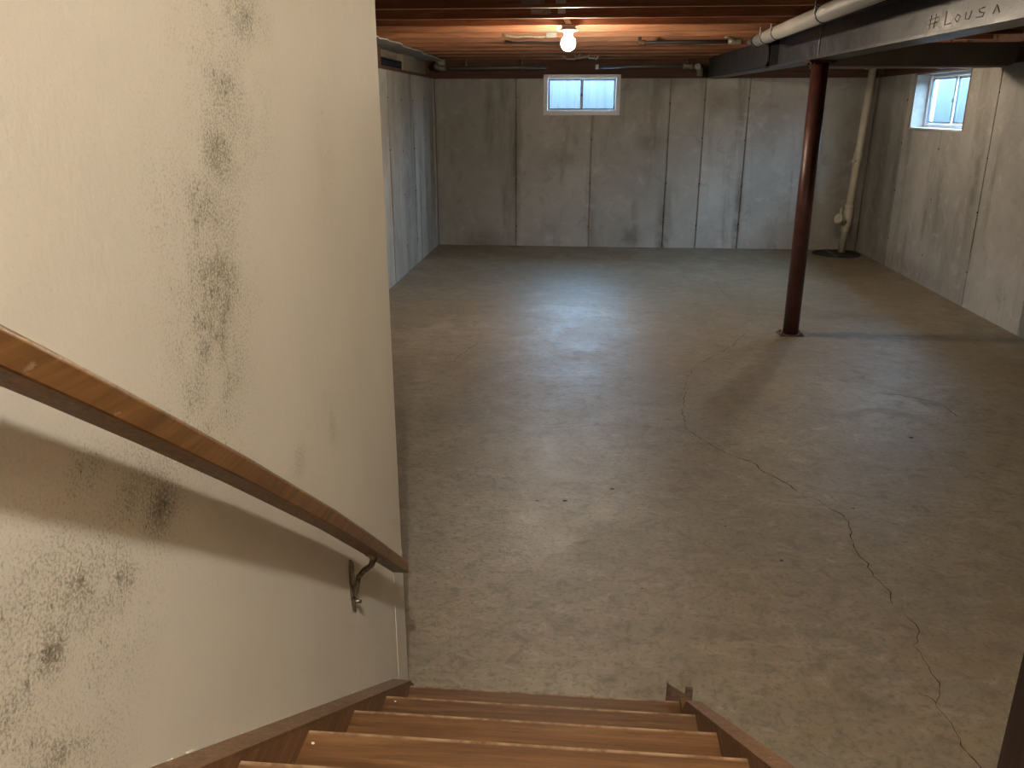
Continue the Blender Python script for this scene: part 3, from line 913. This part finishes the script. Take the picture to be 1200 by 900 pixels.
p2 = thing('water_pipe', (0.8, 12.45, 2.57), 'grey pipe with valve fittings between window and steel beam', 'pipe')
bm = bmesh.new()
tube(bm, [(0.12, 12.45, 2.567), (0.7, 12.45, 2.571), (1.36, 12.45, 2.576)], 0.024, 12)
obj('pipe_body', bm, M['dullpipe'], p2)
bm = bmesh.new()
tube(bm, [(0.09, 12.45, 2.567), (0.13, 12.45, 2.567)], 0.032, 12)
obj('end_cap', bm, M['ceramic'], p2)
bm = bmesh.new()
tube(bm, [(1.30, 12.45, 2.575), (1.34, 12.45, 2.575), (1.38, 12.45, 2.575), (1.42, 12.45, 2.575), (1.46, 12.45, 2.575)], [0.034, 0.046, 0.034, 0.050, 0.036], 12)
va = obj('valve', bm, M['brass'], p2)
bm = bmesh.new()
tube(bm, [(1.38, 12.43, 2.59), (1.37, 12.41, 2.66), (1.37, 12.41, 2.675)], 0.012, 8)
obj('lever', bm, M['rust'], va)
bm = bmesh.new()
tube(bm, [(1.46, 12.45, 2.575), (1.52, 12.44, 2.565), (1.545, 12.43, 2.52), (1.545, 12.43, 2.44)], [0.034, 0.048, 0.045, 0.040], 12)
obj('elbow', bm, M['brass'], p2)
bm = bmesh.new()
tube(bm, [(1.50, 12.38, 2.56), (1.50, 12.34, 2.56)], 0.042, 12)
obj('cleanout_cap', bm, M['greymetal'], p2)

ad = thing('air_duct', (3.1, 8.78, 2.38), 'dull dark sheet metal duct between steel beam and right wall', 'duct')
bm = bmesh.new()
prism(bm, [(2.20, 2.385), (3.93, 2.385), (3.99, 2.40), (4.02, 2.44), (4.03, 2.50), (4.03, 2.60), (2.20, 2.60)], 'Y', 8.70, 9.05)
obj('duct_body', bm, M['duct'], ad, 0.006, 2)
B('edge_light_strip', (2.20, 3.93, 8.692, 8.702, 2.376, 2.394), M['galv'], ad, 0.002)  # pale strip added to imitate window light along the duct's lower edge
for x in (2.75, 3.45):
    B('joint_band', (x, x+0.03, 8.693, 9.057, 2.378, 2.607), M['duct'], ad, 0.003)
    bm = bmesh.new()
    tube(bm, [(x+0.015, 8.85, 2.60), (x+0.015, 8.85, 2.70)], 0.008, 6)
    obj('hanger_strap', bm, M['greymetal'], ad)

# ------------------------------------------------------------------ sump
sl = thing('sump_pit', (3.66, 12.29, 0), 'round black sump pit cover set in the floor by the far corner', 'sump pit')
bm = bmesh.new()
lathe(bm, [(0, 0.012), (0.29, 0.012), (0.30, 0.016), (0.325, 0.016), (0.335, 0.010), (0.34, 0.0)], (3.66, 12.29, 0), 40)
obj('cover', bm, M['pit'], sl)
B('cover_seam', (3.585, 3.592, 12.02, 12.56, 0.010, 0.0145), M['greymetal'], sl)
for a in range(6):
    bm = bmesh.new()
    c = (3.66+0.312*math.cos(a*1.047+0.3), 12.29+0.312*math.sin(a*1.047+0.3))
    tube(bm, [(c[0], c[1], 0.012), (c[0], c[1], 0.022)], 0.01, 6)
    obj('bolt', bm, M['iron'], sl)

dp = thing('sump_pipe', (3.76, 12.38, 0), 'cream plastic sump discharge pipe rising in the far corner', 'pipe')
def pp(z): return (3.765+0.043*z, 12.40, z)
bm = bmesh.new()
tube(bm, [pp(0.005), pp(1.2), pp(2.64)], 0.05, 20)
obj('pipe_body', bm, M['pvc'], dp)
for z0, z1 in ((0.30, 0.43), (0.62, 0.70), (1.30, 1.42)):
    bm = bmesh.new()
    tube(bm, [pp(z0), pp(z0+0.004), pp(z1-0.004), pp(z1)], [0.052, 0.060, 0.060, 0.052], 20)
    obj('coupling', bm, M['pvc'], dp)
bm = bmesh.new()
q = pp(0.50)
tube(bm, [pp(0.34), pp(0.42), pp(0.52), pp(0.60), pp(0.66)], [0.056, 0.068, 0.070, 0.064, 0.056], 20)
cv = obj('check_valve', bm, M['pvc'], dp)
bm = bmesh.new()
tube(bm, [(q[0]-0.04, q[1]-0.02, 0.44), (q[0]-0.10, q[1]-0.05, 0.49), (q[0]-0.13, q[1]-0.07, 0.50)], [0.055, 0.06, 0.06], 16)
obj('side_port', bm, M['pvc'], cv)
bm = bmesh.new()
tube(bm, [(q[0]-0.125, q[1]-0.068, 0.498), (q[0]-0.15, q[1]-0.08, 0.505), (q[0]-0.165, q[1]-0.088, 0.51)], [0.072, 0.074, 0.06], 16)
obj('port_cap', bm, M['pvc'], cv)
bm = bmesh.new()
tube(bm, [(q[0]-0.12, q[1]-0.07, 0.56), (q[0]-0.125, q[1]-0.07, 0.60), (q[0]-0.12, q[1]-0.07, 0.66)], [0.012, 0.014, 0.010], 8)
obj('handle', bm, M['pvc'], cv)
bm = bmesh.new()
q = pp(1.30)
tube(bm, [(q[0]-0.04, q[1]-0.03, q[2]), (q[0]-0.075, q[1]-0.05, q[2])], 0.022, 10)
obj('clamp_screw', bm, M['pvc'], dp)

# ------------------------------------------------------------------ bare bulb on a porcelain holder
def bare_bulb(BX, BY, label, glow):
    lt = thing('ceiling_light', (BX, BY, JB), label, 'light')
    bm = bmesh.new()
    tube(bm, [(BX, BY, 2.648), (BX, BY, 2.68)], 0.06, 8)
    obj('junction_box', bm, M['greymetal'], lt)
    bm = bmesh.new()
    lathe(bm, [(0, 0.018), (0.075, 0.018), (0.082, 0.012), (0.080, 0.004), (0.06, 0.0), (0.042, -0.006), (0.036, -0.02), (0.034, -0.045), (0.030, -0.05), (0, -0.05)], (BX, BY, 2.632), 28)
    obj('porcelain_base', bm, M['ceramic'], lt)
    bm = bmesh.new()
    prof = [(0.026, 0.052), (0.030, 0.045)]
    for k in range(1, 14):
        a = math.pi*k/14
        prof.append((0.062*math.sin(a) if k > 3 else max(0.033, 0.062*math.sin(a)), 0.062*math.cos(a)-0.012))
    prof.append((0, -0.074))
    lathe(bm, prof, (BX, BY, 2.548), 28)
    obj('bulb', bm, glow, lt)
bare_bulb(-0.185, 7.62, 'lit bare bulb in a white porcelain holder, in front of the far window', M['bulb'])
bare_bulb(2.75, 9.44, 'lit bare bulb hidden behind the sheet metal duct', M['bulb_dim'])

# ------------------------------------------------------------------ globe lamp in the hall above the stairs
hl = thing('hall_lamp', (0.10, -0.9, UP), 'white globe pendant lamp in the hall above the stairs', 'light')
bm = bmesh.new()
lathe(bm, [(0, 0), (0.07, 0), (0.065, -0.03), (0.012, -0.04), (0.010, -1.33), (0.035, -1.35), (0.035, -1.43), (0, -1.43)], (0.10, -0.9, UP), 20)
obj('cord_and_rose', bm, M['ceramic'], hl)
bm = bmesh.new()
lathe(bm, [(0.0, 0.055)]+[(0.055*math.sin(math.pi*k/14), 0.055*math.cos(math.pi*k/14)) for k in range(1, 14)]+[(0.0, -0.055)], (0.10, -0.9, 3.73), 24)
obj('globe', bm, M['hall'], hl)

# ------------------------------------------------------------------ bits fixed to the joists
def plate(x0, x1, y, z0, z1, label, m, name, cat, th=0.006, skew=0.0, group=None):
    bm = bmesh.new()
    v = box(bm, x0, x1, y-th, y+0.001, z0, z1)
    for q in v: q.co.x += skew*(z1-q.co.z)
    tag(obj(name, bm, m, None, 0.001, 1), label, cat, group)
plate(-0.49, -0.325, 6.31, 2.702, 2.80, 'grey steel plate on the tagged joist nearest the stairs', M['greymetal'], 'joist_plate', 'plate')
plate(-0.465, -0.31, 7.0, 2.705, 2.80, 'grey steel plate on the second tagged joist from the stairs', M['greymetal'], 'joist_plate', 'plate')
plate(-0.245, -0.175, 6.31, 2.705, 2.80, 'white paper tag on the tagged joist nearest the stairs', M['paper'], 'paper_tag', 'tag')
plate(-0.255, -0.195, 7.0, 2.708, 2.80, 'white paper tag on the second tagged joist from the stairs', M['paper'], 'paper_tag', 'tag')
plate(-0.265, -0.215, 7.6, 2.69, 2.80, 'slanting white paper tag on the joist carrying the bulb', M['paper'], 'paper_tag', 'tag', 0.004, 0.5)
plate(-0.305, -0.265, 8.2, 2.69, 2.76, 'small white paper tag on the joist just behind the bulb', M['paper'], 'paper_tag', 'tag')

def cable(pts, r, label, m, name='cable', cat='cable', group=None):
    bm = bmesh.new()
    # smooth the polyline a little
    P = [Vector(p) for p in pts]
    Q = [P[0]]
    for a, b in zip(P, P[1:]):
        Q += [a.lerp(b, 0.25), a.lerp(b, 0.75)]
    Q.append(P[-1])
    tube(bm, Q, r, 8)
    tag(obj(name, bm, m), label, cat, group)
cable([(-0.86, 8.795, 2.70), (-0.74, 8.78, 2.682), (-0.6, 8.78, 2.688), (-0.48, 8.78, 2.675), (-0.428, 8.785, 2.69)], 0.012, 'pale electric cable stapled along a joist behind the bulb', M['cable'])
e = thing('wiring_box', (-0.37, 8.8, 2.68), 'small grey wiring box on the joist behind the bulb', 'junction box')
B('box_body', (-0.43, -0.33, 8.772, 8.812, 2.672, 2.75), M['duct'], e, 0.004)
B('cover', (-0.425, -0.335, 8.766, 8.774, 2.678, 2.745), M['duct'], e, 0.002)
cable([(-0.90, 9.41, 2.69), (-0.8, 9.39, 2.668), (-0.6, 9.39, 2.674), (-0.4, 9.39, 2.664), (-0.3, 9.40, 2.67)], 0.012, 'dark cable sagging under the joist beyond the wiring box', M['iron'])
for k, (x0, x1, lab, m) in enumerate(((-0.36, -0.12, 'pale coiled cable end under the joists near the far window', M['cable']), (-0.20, 0.0, 'grey cable loop hanging near the far window', M['greymetal']), (-0.02, 0.12, 'bright metal clip wire hanging over the far window', M['galv']))):
    pts = []
    for i in range(9):
        t = i/8
        pts.append((x0+(x1-x0)*t, 11.83+(k-1)*0.05+rng.uniform(-0.012, 0.012), 2.652+rng.uniform(-0.018, 0.020)+(0.035 if i in (0, 8) else 0)))
    cable(pts, 0.012, lab, m)

# ------------------------------------------------------------------ grey sheet under the joist ends, left side
fs = thing('insulation_sheet', (XL+0.1, 10.5, 2.66), 'grey ragged-edged insulation sheet under the joists along the left wall', 'insulation')
y = 5.2
while y < 12.6:
    y1 = min(12.62, y+rng.uniform(0.9, 1.25))
    bm = bmesh.new()
    out = [(XL-0.12, y), (XL-0.12, y1-0.01)]
    n = 6
    for k in range(n+1):
        yy = y1-0.01-(y1-0.01-y)*k/n
        out.append((-2.03-0.012*(yy-9)+rng.uniform(-0.035, 0.03), yy))
    prism(bm, out, 'Z', JB-0.014, JB-0.001)
    for q in bm.verts: q.co.z += 0.004*math.sin(q.co.y*5)-0.004
    obj('sheet_piece', bm, M['foam'], fs)
    y = y1
fe = tag(B('foam_end', (-2.20, -2.08, 12.50, 12.62, 2.575, 2.655), M['foam'], None, 0.01), 'crumpled grey insulation end hanging in the far left corner', 'insulation')

# ------------------------------------------------------------------ vent on the left rim
rv = thing('rim_vent', (XL-0.1, 10.2, WT+0.04), 'dark blue-grey louvred vent on top of the left concrete wall', 'vent')
VX = XL-0.06
B('vent_back', (VX-0.07, VX-0.05, 9.62, 10.72, WT+0.04, 2.555), M['iron'], rv)
B('vent_frame', (VX-0.05, VX, 9.60, 9.64, WT+0.04, 2.56), M['iron'], rv, 0.003)
B('vent_frame', (VX-0.05, VX, 10.70, 10.74, WT+0.04, 2.56), M['iron'], rv, 0.003)
B('vent_frame', (VX-0.05, VX, 9.64, 10.70, 2.545, 2.56), M['iron'], rv, 0.003)
for k in range(4):
    z = WT+0.05+k*0.025
    bm = bmesh.new()
    prism(bm, [(VX-0.045, z+0.018), (VX-0.041, z+0.020), (VX-0.002, z+0.004), (VX-0.006, z)], 'Y', 9.64, 10.70)
    obj('louvre', bm, M['vent'], rv)
B('blocking_board', (XL-0.14, XL-0.06, 10.85, 11.6, WT+0.04, 2.655), M['palesill'], wl_, 0.004, 'pale blocking board beside the vent')
B('blocking_board', (XL-0.14, XL-0.02, 9.2, 9.50, WT+0.04, 2.655), M['sill'], wl_, 0.004)

# ragged paint and plaster left along the top of the left stringer
bm = bmesh.new()
y = 0.85
while y < 2.2:
    z = RISE+SL*(N1-y)+0.012+0.006
    if rng.random() < 0.55:
        ln, hh, dd = rng.uniform(0.006, 0.024), rng.uniform(0.001, 0.005), rng.uniform(0.001, 0.004)
        v = box(bm, SW-0.001, SW+dd, y-ln/2, y+ln/2, 0, hh)
        for q in v: q.co.z += z-SL*(q.co.y-y)+rng.uniform(-0.001, 0.001)
    y += rng.uniform(0.015, 0.05)
o = obj('plaster_crumbs', bm, M['chip'], ws)
o['kind'] = 'stuff'
